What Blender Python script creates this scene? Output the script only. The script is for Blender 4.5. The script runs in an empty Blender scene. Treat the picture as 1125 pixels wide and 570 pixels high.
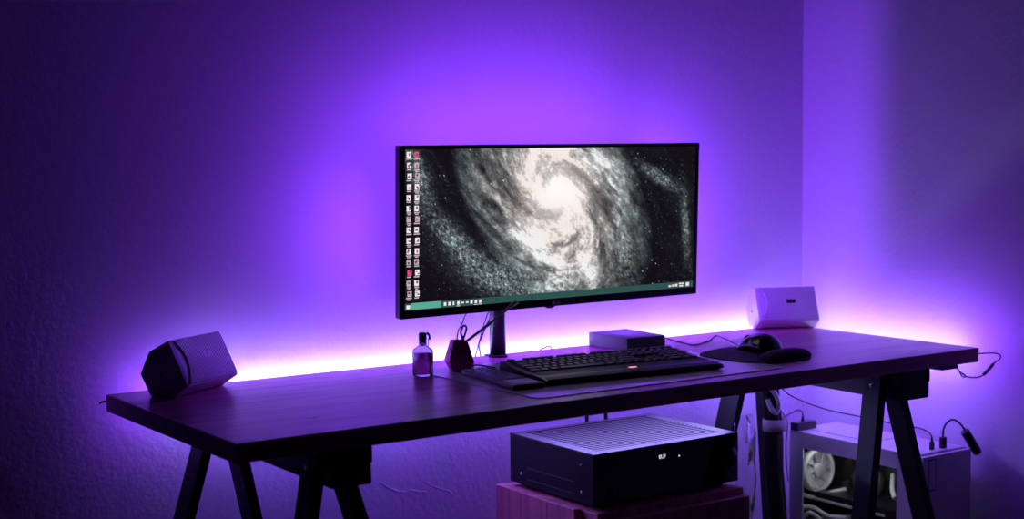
import bpy, bmesh, math, random
from mathutils import Vector, Matrix
random.seed(7)
C = bpy.context.scene.collection
T = 0.74                      # height of the table top
PI = math.pi

# ------------------------------------------------------------------ materials
def nodes(name):
    m = bpy.data.materials.new(name); m.use_nodes = True
    nt = m.node_tree
    return m, nt, nt.nodes, nt.links

def mat(name, col, rough=0.5, metal=0.0, spec=0.5, var=0.0, scale=20.0, bump=0.0, bscale=200.0, coat=0.0, trans=0.0):
    m, nt, N, L = nodes(name)
    b = N['Principled BSDF']
    b.inputs['Base Color'].default_value = (*col, 1)
    b.inputs['Roughness'].default_value = rough
    b.inputs['Metallic'].default_value = metal
    b.inputs['Specular IOR Level'].default_value = spec
    b.inputs['Coat Weight'].default_value = coat
    b.inputs['Transmission Weight'].default_value = trans
    tc = N.new('ShaderNodeTexCoord')
    nz = N.new('ShaderNodeTexNoise'); nz.inputs['Scale'].default_value = scale; nz.inputs['Detail'].default_value = 4
    L.new(tc.outputs['Object'], nz.inputs['Vector'])
    v = max(var, 0.04)
    mx = N.new('ShaderNodeMix'); mx.data_type = 'RGBA'
    mx.inputs['A'].default_value = (*[c * (1 - v) for c in col], 1)
    mx.inputs['B'].default_value = (*[min(1, c * (1 + v)) for c in col], 1)
    L.new(nz.outputs['Fac'], mx.inputs['Factor']); L.new(mx.outputs['Result'], b.inputs['Base Color'])
    if bump:
        n2 = N.new('ShaderNodeTexNoise'); n2.inputs['Scale'].default_value = bscale; n2.inputs['Detail'].default_value = 3
        L.new(tc.outputs['Object'], n2.inputs['Vector'])
        bp = N.new('ShaderNodeBump'); bp.inputs['Strength'].default_value = bump; bp.inputs['Distance'].default_value = 0.002
        L.new(n2.outputs['Fac'], bp.inputs['Height']); L.new(bp.outputs['Normal'], b.inputs['Normal'])
    return m

def emit(name, col, s):
    m, nt, N, L = nodes(name)
    N.remove(N['Principled BSDF'])
    e = N.new('ShaderNodeEmission'); e.inputs['Color'].default_value = (*col, 1); e.inputs['Strength'].default_value = s
    L.new(e.outputs[0], N['Material Output'].inputs['Surface'])
    return m

def wood(name, a, b_, rough, axis=0, stretch=(1.2, 14, 14), coat=0.0, planks=0):
    m, nt, N, L = nodes(name)
    b = N['Principled BSDF']; b.inputs['Roughness'].default_value = rough; b.inputs['Coat Weight'].default_value = coat
    b.inputs['Coat Roughness'].default_value = 0.25
    tc = N.new('ShaderNodeTexCoord'); mp = N.new('ShaderNodeMapping')
    mp.inputs['Scale'].default_value = stretch
    L.new(tc.outputs['Object'], mp.inputs['Vector'])
    nz = N.new('ShaderNodeTexNoise'); nz.inputs['Scale'].default_value = 3; nz.inputs['Detail'].default_value = 8; nz.inputs['Distortion'].default_value = 0.8
    L.new(mp.outputs['Vector'], nz.inputs['Vector'])
    cr = N.new('ShaderNodeValToRGB'); cr.color_ramp.elements[0].position = 0.3; cr.color_ramp.elements[1].position = 0.7
    cr.color_ramp.elements[0].color = (*a, 1); cr.color_ramp.elements[1].color = (*b_, 1)
    L.new(nz.outputs['Fac'], cr.inputs['Fac']); L.new(cr.outputs['Color'], b.inputs['Base Color'])
    bp = N.new('ShaderNodeBump'); bp.inputs['Strength'].default_value = 0.08; bp.inputs['Distance'].default_value = 0.001
    L.new(nz.outputs['Fac'], bp.inputs['Height']); L.new(bp.outputs['Normal'], b.inputs['Normal'])
    return m

def pane(name, tint=(0.8, 0.8, 0.85), gloss=0.12, rough=0.02):
    m, nt, N, L = nodes(name)
    N.remove(N['Principled BSDF'])
    t = N.new('ShaderNodeBsdfTransparent'); t.inputs['Color'].default_value = (*tint, 1)
    g = N.new('ShaderNodeBsdfGlossy'); g.inputs['Roughness'].default_value = rough
    f = N.new('ShaderNodeLayerWeight'); f.inputs['Blend'].default_value = gloss
    mx = N.new('ShaderNodeMixShader')
    L.new(f.outputs['Fresnel'], mx.inputs['Fac']); L.new(t.outputs[0], mx.inputs[1]); L.new(g.outputs[0], mx.inputs[2])
    L.new(mx.outputs[0], N['Material Output'].inputs['Surface'])
    return m

LED = (0.21, 0.035, 1.0)
LEDB = (0.22, 0.042, 1.0)
LED_ADDED_PALE = (0.44, 0.47, 1.0)
LED_ADDED_UNDER = (0.15, 0.028, 1.0)
def wall_mat():
    m = mat('painted_plaster', (0.78, 0.77, 0.78), rough=0.75, spec=0.25, var=0.05, scale=2.5)
    N, L = m.node_tree.nodes, m.node_tree.links
    tc = N.new('ShaderNodeTexCoord')
    n1 = N.new('ShaderNodeTexNoise'); n1.inputs['Scale'].default_value = 75; n1.inputs['Detail'].default_value = 3
    n2 = N.new('ShaderNodeTexNoise'); n2.inputs['Scale'].default_value = 6; n2.inputs['Detail'].default_value = 2
    L.new(tc.outputs['Object'], n1.inputs['Vector']); L.new(tc.outputs['Object'], n2.inputs['Vector'])
    ad = N.new('ShaderNodeMath'); ad.operation = 'MULTIPLY_ADD'; ad.inputs[1].default_value = 0.9
    L.new(n2.outputs['Fac'], ad.inputs[0]); L.new(n1.outputs['Fac'], ad.inputs[2])
    bp = N.new('ShaderNodeBump'); bp.inputs['Strength'].default_value = 0.38; bp.inputs['Distance'].default_value = 0.004
    L.new(ad.outputs[0], bp.inputs['Height']); L.new(bp.outputs['Normal'], N['Principled BSDF'].inputs['Normal'])
    return m

M = {}
M['wall'] = wall_mat()
M['floor'] = wood('floor_boards', (0.05, 0.035, 0.03), (0.09, 0.06, 0.045), 0.5)
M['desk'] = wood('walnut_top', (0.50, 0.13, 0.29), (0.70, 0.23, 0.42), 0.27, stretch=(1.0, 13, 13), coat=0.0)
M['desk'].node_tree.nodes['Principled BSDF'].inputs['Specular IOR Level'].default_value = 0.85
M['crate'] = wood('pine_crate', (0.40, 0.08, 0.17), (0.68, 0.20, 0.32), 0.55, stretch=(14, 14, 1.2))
M['trestle'] = mat('black_trestle_paint', (0.006, 0.006, 0.008), rough=0.5, spec=0.3, var=0.2)
M['black'] = mat('black_plastic', (0.012, 0.012, 0.014), rough=0.35, var=0.15)
M['black_matte'] = mat('black_matte_plastic', (0.02, 0.02, 0.022), rough=0.6, bump=0.1, bscale=600)
M['black_metal'] = mat('black_metal', (0.012, 0.012, 0.015), rough=0.32, metal=0.0, spec=0.28)
M['gloss_black'] = mat('gloss_black', (0.004, 0.004, 0.005), rough=0.06, spec=0.5)
M['piano'] = mat('mouse_gloss', (0.006, 0.006, 0.007), rough=0.08, coat=0.6)
M['grey_metal'] = mat('brushed_metal', (0.25, 0.25, 0.27), rough=0.3, metal=0.9)
M['chrome'] = mat('bright_metal', (0.7, 0.7, 0.72), rough=0.18, metal=1.0)
M['bezel'] = mat('monitor_bezel', (0.01, 0.01, 0.012), rough=0.22)
M['white_metal'] = mat('white_case_paint', (0.72, 0.72, 0.74), rough=0.4)
M['white'] = mat('white_plastic', (0.75, 0.75, 0.76), rough=0.4)
M['rubber'] = mat('black_rubber', (0.014, 0.014, 0.014), rough=0.8, bump=0.15, bscale=500)
M['cloth'] = mat('black_pad_cloth', (0.016, 0.016, 0.02), rough=0.85, bump=0.3, bscale=900)
M['cable'] = mat('black_cable', (0.012, 0.012, 0.013), rough=0.5)
M['white_cable'] = mat('white_cable', (0.7, 0.7, 0.7), rough=0.4)
M['key'] = mat('black_keycap', (0.02, 0.02, 0.023), rough=0.42, var=0.15)
M['dark_grey'] = mat('dark_grey_plastic', (0.06, 0.06, 0.07), rough=0.45)
M['speaker'] = mat('speaker_shell', (0.78, 0.76, 0.78), rough=0.5)
M['purple_gem'] = mat('maroon_ceramic', (0.68, 0.05, 0.30), rough=0.5)
M['pad'] = mat('desk_pad_plastic', (0.88, 0.82, 0.88), rough=0.14, spec=0.9)
M['liquid'] = mat('dark_liquid', (0.42, 0.07, 0.30), rough=0.1, trans=0.75)
M['wax'] = mat('dark_cap', (0.035, 0.012, 0.03), rough=0.6)
M['pcb'] = mat('dark_circuit_board', (0.018, 0.02, 0.022), rough=0.5, var=0.5, scale=60)
M['bag'] = None
M['copper'] = mat('copper_pipe', (0.5, 0.28, 0.18), rough=0.3, metal=1.0)
M['velcro'] = mat('white_velcro', (0.55, 0.55, 0.57), rough=0.9, bump=0.3, bscale=500)
M['pane'] = pane('case_window', (0.82, 0.82, 0.85), 0.1)
M['glass'] = mat('bottle_glass', (0.95, 0.95, 0.97), rough=0.02, trans=1.0)
M['led'] = emit('strip_light', LED, 40)
M['led_added_under'] = emit('added_underside_strip_light', LED_ADDED_UNDER, 29)  # for the added strips that brighten the walls below the table
M['led_added_pale'] = emit('added_pale_strip_light', LED_ADDED_PALE, 66)  # for the added strip that whitens the band behind the table
M['led_added_pale_side'] = emit('added_pale_side_strip_light', (0.46, 0.44, 1.0), 40)  # for the added strip that whitens the right wall
M['led_side'] = emit('side_strip_light', LED, 62)
M['led_back'] = emit('bias_light', LEDB, 112)
M['led_back_low'] = emit('bias_light_low', LEDB, 48)
M['led_back_side'] = emit('bias_light_side', LEDB, 290)
M['white_led'] = emit('white_lamp', (0.95, 0.97, 1.0), 34)
M['red_led'] = emit('red_lamp', (1.0, 0.05, 0.10), 0.5)
M['pink_led'] = emit('emblem_core', (1.0, 0.42, 0.55), 1.6)
M['digit'] = emit('display_digit', (0.85, 0.95, 0.95), 0.75)
M['dot'] = emit('indicator_dot', (0.75, 0.75, 1.0), 1.0)

def film_mat():
    m, nt, N, L = nodes('clear_film')
    N.remove(N['Principled BSDF'])
    t = N.new('ShaderNodeBsdfTransparent'); t.inputs['Color'].default_value = (0.93, 0.93, 0.95, 1)
    g = N.new('ShaderNodeBsdfGlossy'); g.inputs['Roughness'].default_value = 0.12
    d = N.new('ShaderNodeLayerWeight'); d.inputs['Blend'].default_value = 0.25
    mx = N.new('ShaderNodeMixShader')
    L.new(d.outputs['Fresnel'], mx.inputs['Fac']); L.new(t.outputs[0], mx.inputs[1]); L.new(g.outputs[0], mx.inputs[2])
    L.new(mx.outputs[0], N['Material Output'].inputs['Surface'])
    return m
M['bag'] = film_mat()

def grille_mat():
    m = mat('speaker_grille', (0.30, 0.29, 0.31), rough=0.5)
    N, L = m.node_tree.nodes, m.node_tree.links
    tc = N.new('ShaderNodeTexCoord')
    mp = N.new('ShaderNodeMapping'); mp.inputs['Rotation'].default_value = (0, 0, math.radians(-28))
    wv = N.new('ShaderNodeTexWave'); wv.bands_direction = 'Y'; wv.inputs['Scale'].default_value = 6.5
    L.new(tc.outputs['UV'], mp.inputs['Vector']); L.new(mp.outputs['Vector'], wv.inputs['Vector'])
    bp = N.new('ShaderNodeBump'); bp.inputs['Strength'].default_value = 0.5; bp.inputs['Distance'].default_value = 0.002
    L.new(wv.outputs['Fac'], bp.inputs['Height']); L.new(bp.outputs['Normal'], N['Principled BSDF'].inputs['Normal'])
    cr = N.new('ShaderNodeValToRGB')
    cr.color_ramp.elements[0].color = (0.42, 0.41, 0.43, 1); cr.color_ramp.elements[1].color = (0.90, 0.88, 0.90, 1)
    L.new(wv.outputs['Fac'], cr.inputs['Fac']); L.new(cr.outputs['Color'], N['Principled BSDF'].inputs['Base Color'])
    return m
M['grille'] = grille_mat()

def galaxy_mat():
    m, nt, N, L = nodes('spiral_galaxy_wallpaper')
    N.remove(N['Principled BSDF'])
    def math_(op, a, b=None, c=None):
        n = N.new('ShaderNodeMath'); n.operation = op
        for i, v in enumerate((a, b, c)):
            if v is None: continue
            if isinstance(v, (int, float)): n.inputs[i].default_value = v
            else: L.new(v, n.inputs[i])
        return n.outputs[0]
    def ramp(fac, pts):
        n = N.new('ShaderNodeValToRGB'); e = n.color_ramp.elements
        while len(e) < len(pts): e.new(0.5)
        for el, (p, c) in zip(e, pts):
            el.position = p; el.color = (*c, 1) if isinstance(c, tuple) else (c, c, c, 1)
        L.new(fac, n.inputs['Fac']); return n.outputs['Color']
    uv = N.new('ShaderNodeTexCoord').outputs['UV']
    sep = N.new('ShaderNodeSeparateXYZ'); L.new(uv, sep.inputs[0])
    x = math_('MULTIPLY', math_('SUBTRACT', sep.outputs[0], 0.490), 2.4)
    y = math_('SUBTRACT', sep.outputs[1], 0.69)
    rc_ = math_('SQRT', math_('ADD', math_('MULTIPLY', x, x), math_('MULTIPLY', y, y)))
    # the disc is tilted: longer along the down-left diagonal
    xr = math_('ADD', math_('MULTIPLY', x, 0.93), math_('MULTIPLY', y, 0.25))
    yr = math_('ADD', math_('MULTIPLY', y, 0.90), math_('MULTIPLY', x, 0.18))
    r = math_('SQRT', math_('ADD', math_('MULTIPLY', xr, xr), math_('MULTIPLY', yr, yr)))
    lr = math_('LOGARITHM', math_('ADD', r, 0.03), math.e)
    th = math_('ARCTAN2', yr, xr)
    vec = N.new('ShaderNodeCombineXYZ'); L.new(xr, vec.inputs[0]); L.new(yr, vec.inputs[1])
    rot = N.new('ShaderNodeVectorRotate'); rot.rotation_type = 'Z_AXIS'
    L.new(vec.outputs[0], rot.inputs['Vector']); L.new(math_('MULTIPLY', lr, 1.15), rot.inputs['Angle'])
    def noise(v, sc, det, rough=0.6, dist=0.0):
        n = N.new('ShaderNodeTexNoise'); n.inputs['Scale'].default_value = sc; n.inputs['Detail'].default_value = det
        n.inputs['Roughness'].default_value = rough; n.inputs['Distortion'].default_value = dist
        L.new(v, n.inputs['Vector']); return n.outputs['Fac']
    n1 = noise(rot.outputs[0], 5.5, 9, 0.62, 0.3)
    n2 = noise(vec.outputs[0], 26, 10, 0.82)
    n3 = noise(vec.outputs[0], 3.2, 3)
    arms = math_('MULTIPLY_ADD', math_('SINE', math_('ADD', math_('MULTIPLY', th, 2), math_('ADD', math_('MULTIPLY', lr, 3.0), math_('MULTIPLY', n3, 2.5)))), 0.5, 0.5)
    disc = ramp(r, [(0.0, 0.55), (0.10, 0.80), (0.28, 1.0), (0.42, 0.78), (0.56, 0.28), (0.72, 0.01)])
    ctr = ramp(n1, [(0.36, 0.0), (0.50, 0.35), (0.64, 1.0)])
    g2 = ramp(n2, [(0.36, 0.35), (0.52, 0.80), (0.68, 1.9)])
    a1 = math_('MULTIPLY_ADD', arms, 1.5, 0.45)
    br = math_('MULTIPLY', math_('MULTIPLY', disc, math_('MULTIPLY_ADD', ctr, 1.15, 0.12)), math_('MULTIPLY', a1, math_('MULTIPLY', g2, 1.0)))
    core = math_('MULTIPLY', ramp(rc_, [(0.0, 1.0), (0.06, 0.62), (0.13, 0.30), (0.25, 0.12), (0.42, 0.0)]), 1.15)
    # clumps of an outer arm: upper left corner, lower left sweep, right edge
    def blob(cx, cy, ax, ay, ang, amp):
        dx = math_('SUBTRACT', sep.outputs[0], cx); dx = math_('MULTIPLY', dx, 2.4)
        dy = math_('SUBTRACT', sep.outputs[1], cy)
        ca, sa = math.cos(ang), math.sin(ang)
        u = math_('DIVIDE', math_('ADD', math_('MULTIPLY', dx, ca), math_('MULTIPLY', dy, sa)), ax)
        v = math_('DIVIDE', math_('SUBTRACT', math_('MULTIPLY', dy, ca), math_('MULTIPLY', dx, sa)), ay)
        q = math_('ADD', math_('MULTIPLY', u, u), math_('MULTIPLY', v, v))
        return math_('MULTIPLY', math_('POWER', math.e, math_('MULTIPLY', q, -1.0)), amp)
    out = blob(0.045, 0.83, 0.05, 0.17, 0.35, 0.35)
    for a in ((0.16, 0.40, 0.20, 0.06, -0.75, 0.38), (0.30, 0.16, 0.26, 0.09, -0.35, 0.34), (0.50, 0.10, 0.25, 0.09, 0.2, 0.30),
              (0.86, 0.79, 0.16, 0.035, -0.45, 0.30), (0.965, 0.45, 0.03, 0.2, 0.1, 0.26), (0.73, 0.30, 0.07, 0.22, 0.2, 0.22), (0.40, 0.72, 0.10, 0.25, 0.2, 0.16)):
        out = math_('ADD', out, blob(*a))
    n4 = noise(vec.outputs[0], 48, 6, 0.8)
    cl = math_('MULTIPLY', out, math_('MULTIPLY', ramp(n2, [(0.40, 0.02), (0.52, 0.45), (0.66, 1.8)]), ramp(n4, [(0.38, 0.15), (0.52, 0.8), (0.64, 2.6)])))
    total = math_('ADD', math_('MULTIPLY', math_('POWER', math_('ADD', br, core), 1.3), 1.5), math_('MULTIPLY', cl, 1.5))
    # stars
    def stars(sc, lo, amp):
        v = N.new('ShaderNodeTexVoronoi'); v.inputs['Scale'].default_value = sc
        L.new(vec.outputs[0], v.inputs['Vector'])
        s = ramp(v.outputs['Distance'], [(0.0, 1.0), (lo, 0.0)])
        wn = N.new('ShaderNodeSeparateColor'); L.new(v.outputs['Color'], wn.inputs[0])
        return math_('MULTIPLY', math_('MULTIPLY', s, math_('POWER', wn.outputs[0], 7.0)), amp)
    st = math_('ADD', stars(16, 0.09, 1.6), math_('ADD', stars(38, 0.16, 1.3), stars(95, 0.22, 0.7)))
    tint = ramp(math_('ADD', r, math_('MULTIPLY', math_('SUBTRACT', n3, 0.5), 0.5)), [(0.0, (1.0, 0.97, 0.96)), (0.25, (0.90, 0.80, 0.76)), (0.45, (0.88, 0.88, 0.88)), (0.7, (0.75, 0.95, 0.94))])
    mul = N.new('ShaderNodeVectorMath'); mul.operation = 'SCALE'
    L.new(tint, mul.inputs[0]); L.new(math_('MINIMUM', math_('ADD', total, st), 1.0), mul.inputs['Scale'])
    ad = N.new('ShaderNodeVectorMath'); ad.operation = 'ADD'; L.new(mul.outputs[0], ad.inputs[0]); ad.inputs[1].default_value = (0.006, 0.004, 0.008)
    # the picture dims to a dark greyed teal behind the translucent task bar
    e = N.new('ShaderNodeEmission'); L.new(ad.outputs[0], e.inputs['Color']); e.inputs['Strength'].default_value = 1.0
    L.new(e.outputs[0], N['Material Output'].inputs['Surface'])
    return m

# ------------------------------------------------------------------ mesh helpers
class MB:
    def __init__(s): s.bm = bmesh.new(); s.mi = 0
    def _fin(s, faces):
        for f in faces: f.material_index = s.mi
    def box(s, x0, x1, y0, y1, z0, z1, bev=0.0, seg=2, xf=None):
        return s.hexa([(x0,y0,z0),(x1,y0,z0),(x1,y1,z0),(x0,y1,z0),(x0,y0,z1),(x1,y0,z1),(x1,y1,z1),(x0,y1,z1)], bev, seg, xf)
    def hexa(s, p, bev=0.0, seg=2, xf=None):
        b = bmesh.new()
        v = [b.verts.new(q) for q in p]
        for f in ((0,3,2,1),(4,5,6,7),(0,1,5,4),(1,2,6,5),(2,3,7,6),(3,0,4,7)): b.faces.new([v[i] for i in f])
        return s._merge(b, bev, seg, xf)
    def prism(s, pts, d, bev=0.0, seg=2, xf=None):
        """closed polygon pts (3D) extruded by vector d"""
        b = bmesh.new(); d = Vector(d)
        lo = [b.verts.new(p) for p in pts]; hi = [b.verts.new(Vector(p) + d) for p in pts]
        n = len(pts)
        b.faces.new(lo[::-1]); b.faces.new(hi)
        for i in range(n): b.faces.new((lo[i], lo[(i+1) % n], hi[(i+1) % n], hi[i]))
        bmesh.ops.recalc_face_normals(b, faces=b.faces[:])
        return s._merge(b, bev, seg, xf)
    def _merge(s, b, bev=0, seg=2, xf=None):
        if bev > 0:
            bmesh.ops.bevel(b, geom=b.edges[:], offset=bev, segments=seg, profile=0.6, affect='EDGES', clamp_overlap=True)
        bmesh.ops.recalc_face_normals(b, faces=b.faces[:])
        if xf is not None: b.transform(xf)
        mp = {}
        for v in b.verts: mp[v] = s.bm.verts.new(v.co)
        out = []
        for f in b.faces:
            try: g = s.bm.faces.new([mp[v] for v in f.verts])
            except ValueError: continue
            g.material_index = s.mi; g.smooth = f.smooth; out.append(g)
        b.free(); return out
    def lathe(s, prof, ctr=(0,0,0), n=32, sx=1.0, sy=1.0, xf=None, square=0.0):
        b = bmesh.new(); rings = []
        for r, z in prof:
            ring = []
            for i in range(n):
                a = 2*PI*i/n; c, q = math.cos(a), math.sin(a)
                if square:
                    k = 1/((abs(c)**square + abs(q)**square) ** (1/square)); c, q = c*k, q*k
                ring.append(b.verts.new((ctr[0]+r*sx*c, ctr[1]+r*sy*q, ctr[2]+z)))
            rings.append(ring)
        for a, c in zip(rings, rings[1:]):
            for i in range(n): b.faces.new((a[i], a[(i+1) % n], c[(i+1) % n], c[i])).smooth = True
        if prof[0][0] > 1e-6: b.faces.new(rings[0][::-1])
        if prof[-1][0] > 1e-6: b.faces.new(rings[-1])
        bmesh.ops.remove_doubles(b, verts=b.verts[:], dist=1e-6)
        return s._merge(b, 0, 0, xf)
    def tube(s, pts, r, n=8, smooth=4, taper=None):
        P = [Vector(p) for p in pts]
        if smooth and len(P) > 2:
            Q = []
            for i in range(len(P)-1):
                p0, p1, p2, p3 = P[max(i-1,0)], P[i], P[i+1], P[min(i+2, len(P)-1)]
                for k in range(smooth):
                    t = k/smooth
                    Q.append(0.5*((2*p1)+(p2-p0)*t+(2*p0-5*p1+4*p2-p3)*t*t+(3*p1-p0-3*p2+p3)*t**3))
            Q.append(P[-1]); P = Q
        b = bmesh.new(); rings = []; up = None
        for i, p in enumerate(P):
            d = (P[min(i+1, len(P)-1)] - P[max(i-1, 0)]).normalized()
            if up is None: up = d.orthogonal().normalized()
            up = (up - d*up.dot(d)).normalized(); w = d.cross(up)
            rr = r if taper is None else r + (taper-r)*i/(len(P)-1)
            rings.append([b.verts.new(p + (up*math.cos(2*PI*k/n) + w*math.sin(2*PI*k/n))*rr) for k in range(n)])
        for a, c in zip(rings, rings[1:]):
            for k in range(n): b.faces.new((a[k], a[(k+1) % n], c[(k+1) % n], c[k])).smooth = True
        b.faces.new(rings[0][::-1]); b.faces.new(rings[-1])
        return s._merge(b)
    def build(s, name, mats, parent=None, uvf=None):
        me = bpy.data.meshes.new(name); 
        if uvf:
            lay = s.bm.loops.layers.uv.new('UVMap')
            for f in s.bm.faces:
                for l in f.loops: l[lay].uv = uvf(l.vert.co)
        s.bm.to_mesh(me); s.bm.free()
        for m in (mats if isinstance(mats, (list, tuple)) else [mats]): me.materials.append(m)
        o = bpy.data.objects.new(name, me); C.objects.link(o)
        if parent is not None: o.parent = parent
        return o

def thing(name, label, cat, loc=(0,0,0), rot=(0,0,0), group=None):
    o = bpy.data.objects.new(name, None); C.objects.link(o)
    o.empty_display_size = 0.02
    o.location = loc; o.rotation_euler = rot
    o['label'] = label; o['category'] = cat
    if group: o['group'] = group
    return o
def tag(o, label, cat, group=None):
    o['label'] = label; o['category'] = cat
    if group: o['group'] = group
    return o
def struct(o): o['kind'] = 'structure'; return o

def text_part(name, body, size, m, parent, loc, rot, depth=0.0002):
    cu = bpy.data.curves.new(name, 'FONT'); cu.body = body; cu.size = size; cu.extrude = depth
    cu.align_x = 'CENTER'; cu.align_y = 'CENTER'
    tmp = bpy.data.objects.new(name + '_tmp', cu); C.objects.link(tmp)
    dg = bpy.context.evaluated_depsgraph_get()
    me = bpy.data.meshes.new_from_object(tmp.evaluated_get(dg))
    C.objects.unlink(tmp); bpy.data.objects.remove(tmp)
    me.materials.clear(); me.materials.append(m)
    o = bpy.data.objects.new(name, me); C.objects.link(o)
    o.parent = parent; o.location = loc; o.rotation_euler = rot
    return o

# ------------------------------------------------------------------ the room
YW, XR = 0.075, 1.99
b = MB(); b.box(-3.2, XR + 0.1, YW, YW + 0.1, 0, 2.6); wb = struct(b.build('wall_back', M['wall']))
b = MB(); b.box(XR, XR + 0.1, -3.6, YW, 0, 2.6); wr = struct(b.build('wall_right', M['wall']))
b = MB(); b.box(-3.2, XR + 0.1, -3.6, YW + 0.1, -0.1, 0); struct(b.build('floor', M['floor']))
# raised trowel ridges in the plaster under the table
b = MB()
for pl in ([(0.648, -0.274), (0.671, -0.292), (0.702, -0.305), (0.716, -0.307)], [(0.725, -0.304), (0.748, -0.311), (0.768, -0.314)],
           [(0.762, -0.288), (0.780, -0.300), (0.797, -0.309), (0.832, -0.323), (0.838, -0.335)], [(0.880, -0.302), (0.884, -0.314), (0.887, -0.324)]):
    b.tube([(x, YW + 0.0012, T + z) for x, z in pl], 0.0022, 6)
struct(b.build('plaster_ridge', M['wall'], wb))

# ------------------------------------------------------------------ table
TH = 0.0337
DW, DD = 1.86, 0.611
tab = thing('tabletop', 'long walnut tabletop lit purple from behind, resting on two black trestles', 'desk', (0, 0, T - TH))
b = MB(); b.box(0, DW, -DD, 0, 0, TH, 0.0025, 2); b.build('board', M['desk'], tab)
b = MB(); b.lathe([(0.0, TH - 0.0002), (0.012, TH + 0.0002), (0.0115, TH + 0.0003), (0, TH + 0.0003)], (0.205, -0.475, 0), 20, 1.0, 0.8)
o = b.build('wood_knot', mat('dark_knot', (0.05, 0.02, 0.015), 0.4), tab)
b = MB(); b.box(0.07, DW - 0.01, 0.0, 0.0022, 0.010, 0.020); o = b.build('led_strip', M['led'], tab); o['label'] = 'glowing light strip along the back edge'
b = MB(); b.box(DW, DW + 0.0022, -DD + 0.01, -0.0, 0.010, 0.020); o = b.build('led_strip', M['led_side'], tab); o['label'] = 'glowing light strip along the right edge'
for k in range(6):
    b = MB(); b.box(.18 + k*.33, .19 + k*.33, 0.0, .0415, -.0015, .0); b.build('added_strip_bracket', M['black_metal'], tab)  # brackets exist only to hold the added pale strip
b = MB(); b.box(0.17, DW - .01, 0.0395, 0.0410, 0.000, 0.007); o = b.build('led_strip', M['led_added_pale'], tab); o['label'] = 'added pale strip behind the rear edge, whitening the wall glow'  # unseen extra strip, added to turn the glow along the wall white
for k in range(3):
    b = MB(); b.box(DW, DW + .0715, -.465 + k*.22, -.455 + k*.22, -.0015, 0); b.build('added_strip_bracket', M['black_metal'], tab)  # side brackets, made up to carry the added pale strip
b = MB(); b.box(DW + .070, DW + 0.0715, -.47, -0.0, 0.000, 0.007); o = b.build('led_strip', M['led_added_pale_side'], tab); o['label'] = 'added pale strip beyond the right edge, whitening the wall glow'  # second unseen strip, added for the white patch on the right wall
b = MB(); b.box(.30, DW - .02, -.022, -.012, -.0022, 0); o = b.build('led_strip', M['led_added_under'], tab); o['label'] = 'added purple strip under the rear edge, brightening the wall below'  # no strip known here; added to brighten the wall under the table
b = MB(); b.box(DW - .022, DW - .012, -.47, -.03, -.0022, 0); o = b.build('led_strip', M['led_added_under'], tab); o['label'] = 'added purple strip under the right edge, brightening the wall below'  # likewise added, brightens the right wall below table height
b = MB(); b.tube([(0.06, 0.002, 0.015), (0.02, 0.004, 0.016), (0.0, 0.008, 0.019), (-0.010, 0.010, 0.016)], 0.0022, 6); b.build('strip_tail', M['cable'], tab)

# ------------------------------------------------------------------ trestles
def leg(par, x0, x1, y0, y1, zref, ztop, sx, sy):
    """sloping board: x0..x1, y0..y1 at height zref (below table top); sx, sy = outward shift per metre of drop"""
    p = []
    for z in (-T, ztop):
        d = zref - z
        for x, y in ((x0, y0), (x1, y0), (x1, y1), (x0, y1)): p.append((x + sx*d, y + sy*d, T + z))
    m = MB(); m.hexa(p, 0.0015, 1); return m.build('leg', M['trestle'], par)
def trestle(label, fl, fr, rl, rr, beam, bolt):
    t = thing('trestle', label, 'trestle', (0, 0, 0))
    l1 = leg(t, *fl); leg(t, *fr); leg(t, *rl); leg(t, *rr)
    (a, b_, c, d) = beam
    z0, z1, z2 = T - 0.100, T - 0.064, T - TH
    m = MB()
    low = [(a[0]+.003, a[1], z1), (b_[0]-.003, b_[1], z1), (b_[0]-.001, b_[1]+.002, z0), (a[0]+.003, a[1]+.002, z0)]
    lowr = [(d[0]+.003, d[1], z1), (c[0]-.003, c[1], z1), (c[0]-.001, c[1], z0), (d[0]+.003, d[1], z0)]
    m.hexa([low[3], low[2], lowr[2], lowr[3], low[0], low[1], lowr[1], lowr[0]], 0.002, 1)
    m.build('rail', M['trestle'], t)
    m = MB(); m.hexa([(*q, z1) for q in beam] + [(*q, z2) for q in beam], 0.002, 1); m.build('top_plank', M['trestle'], t)
    for q in bolt:
        m = MB(); m.lathe([(0, 0), (0.007, 0), (0.007, 0.003), (0.004, 0.0055), (0, 0.006)], (0, 0, 0), 14,
                          xf=Matrix.Translation(q) @ Matrix.Rotation(-PI/2, 4, 'Y'))
        m.build('bolt', M['chrome'], t)
    # spreader boards low down between front and rear legs
    return t
def spread(t, x, y0, y1, z):
    m = MB(); m.box(x - .011, x + .011, y0, y1, z - .03, z + .03, 0.002, 1); m.build('spreader', M['trestle'], t)
tl = trestle('black wooden trestle under the left end of the table',
        (.147, .169, -.595, -.545, -.06, -.036, -.25, -.15), (.199, .225, -.595, -.545, -.088, -.096, .25, -.15),
        (.155, .175, -.135, -.075, -.06, -.036, -.25, .10), (.208, .230, -.135, -.075, -.10, -.096, .25, .10),
        ((.171, -.605), (.252, -.605), (.260, -.03), (.178, -.03)), [(.1465, -.572, T - .064)])
tr = trestle('black wooden trestle under the right end of the table, beside the white computer',
        (1.562, 1.586, -.575, -.525, -.057, -.036, -.25, -.11), (1.628, 1.651, -.575, -.525, -.09, -.096, .22, -.11),
        (1.598, 1.620, -.115, -.050, -.06, -.036, -.22, .08), (1.688, 1.712, -.105, -.050, -.155, -.096, .11, .03),
        ((1.588, -.608), (1.692, -.608), (1.725, -.03), (1.622, -.03)), [(1.5615, -.553, T - .066)])

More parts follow.
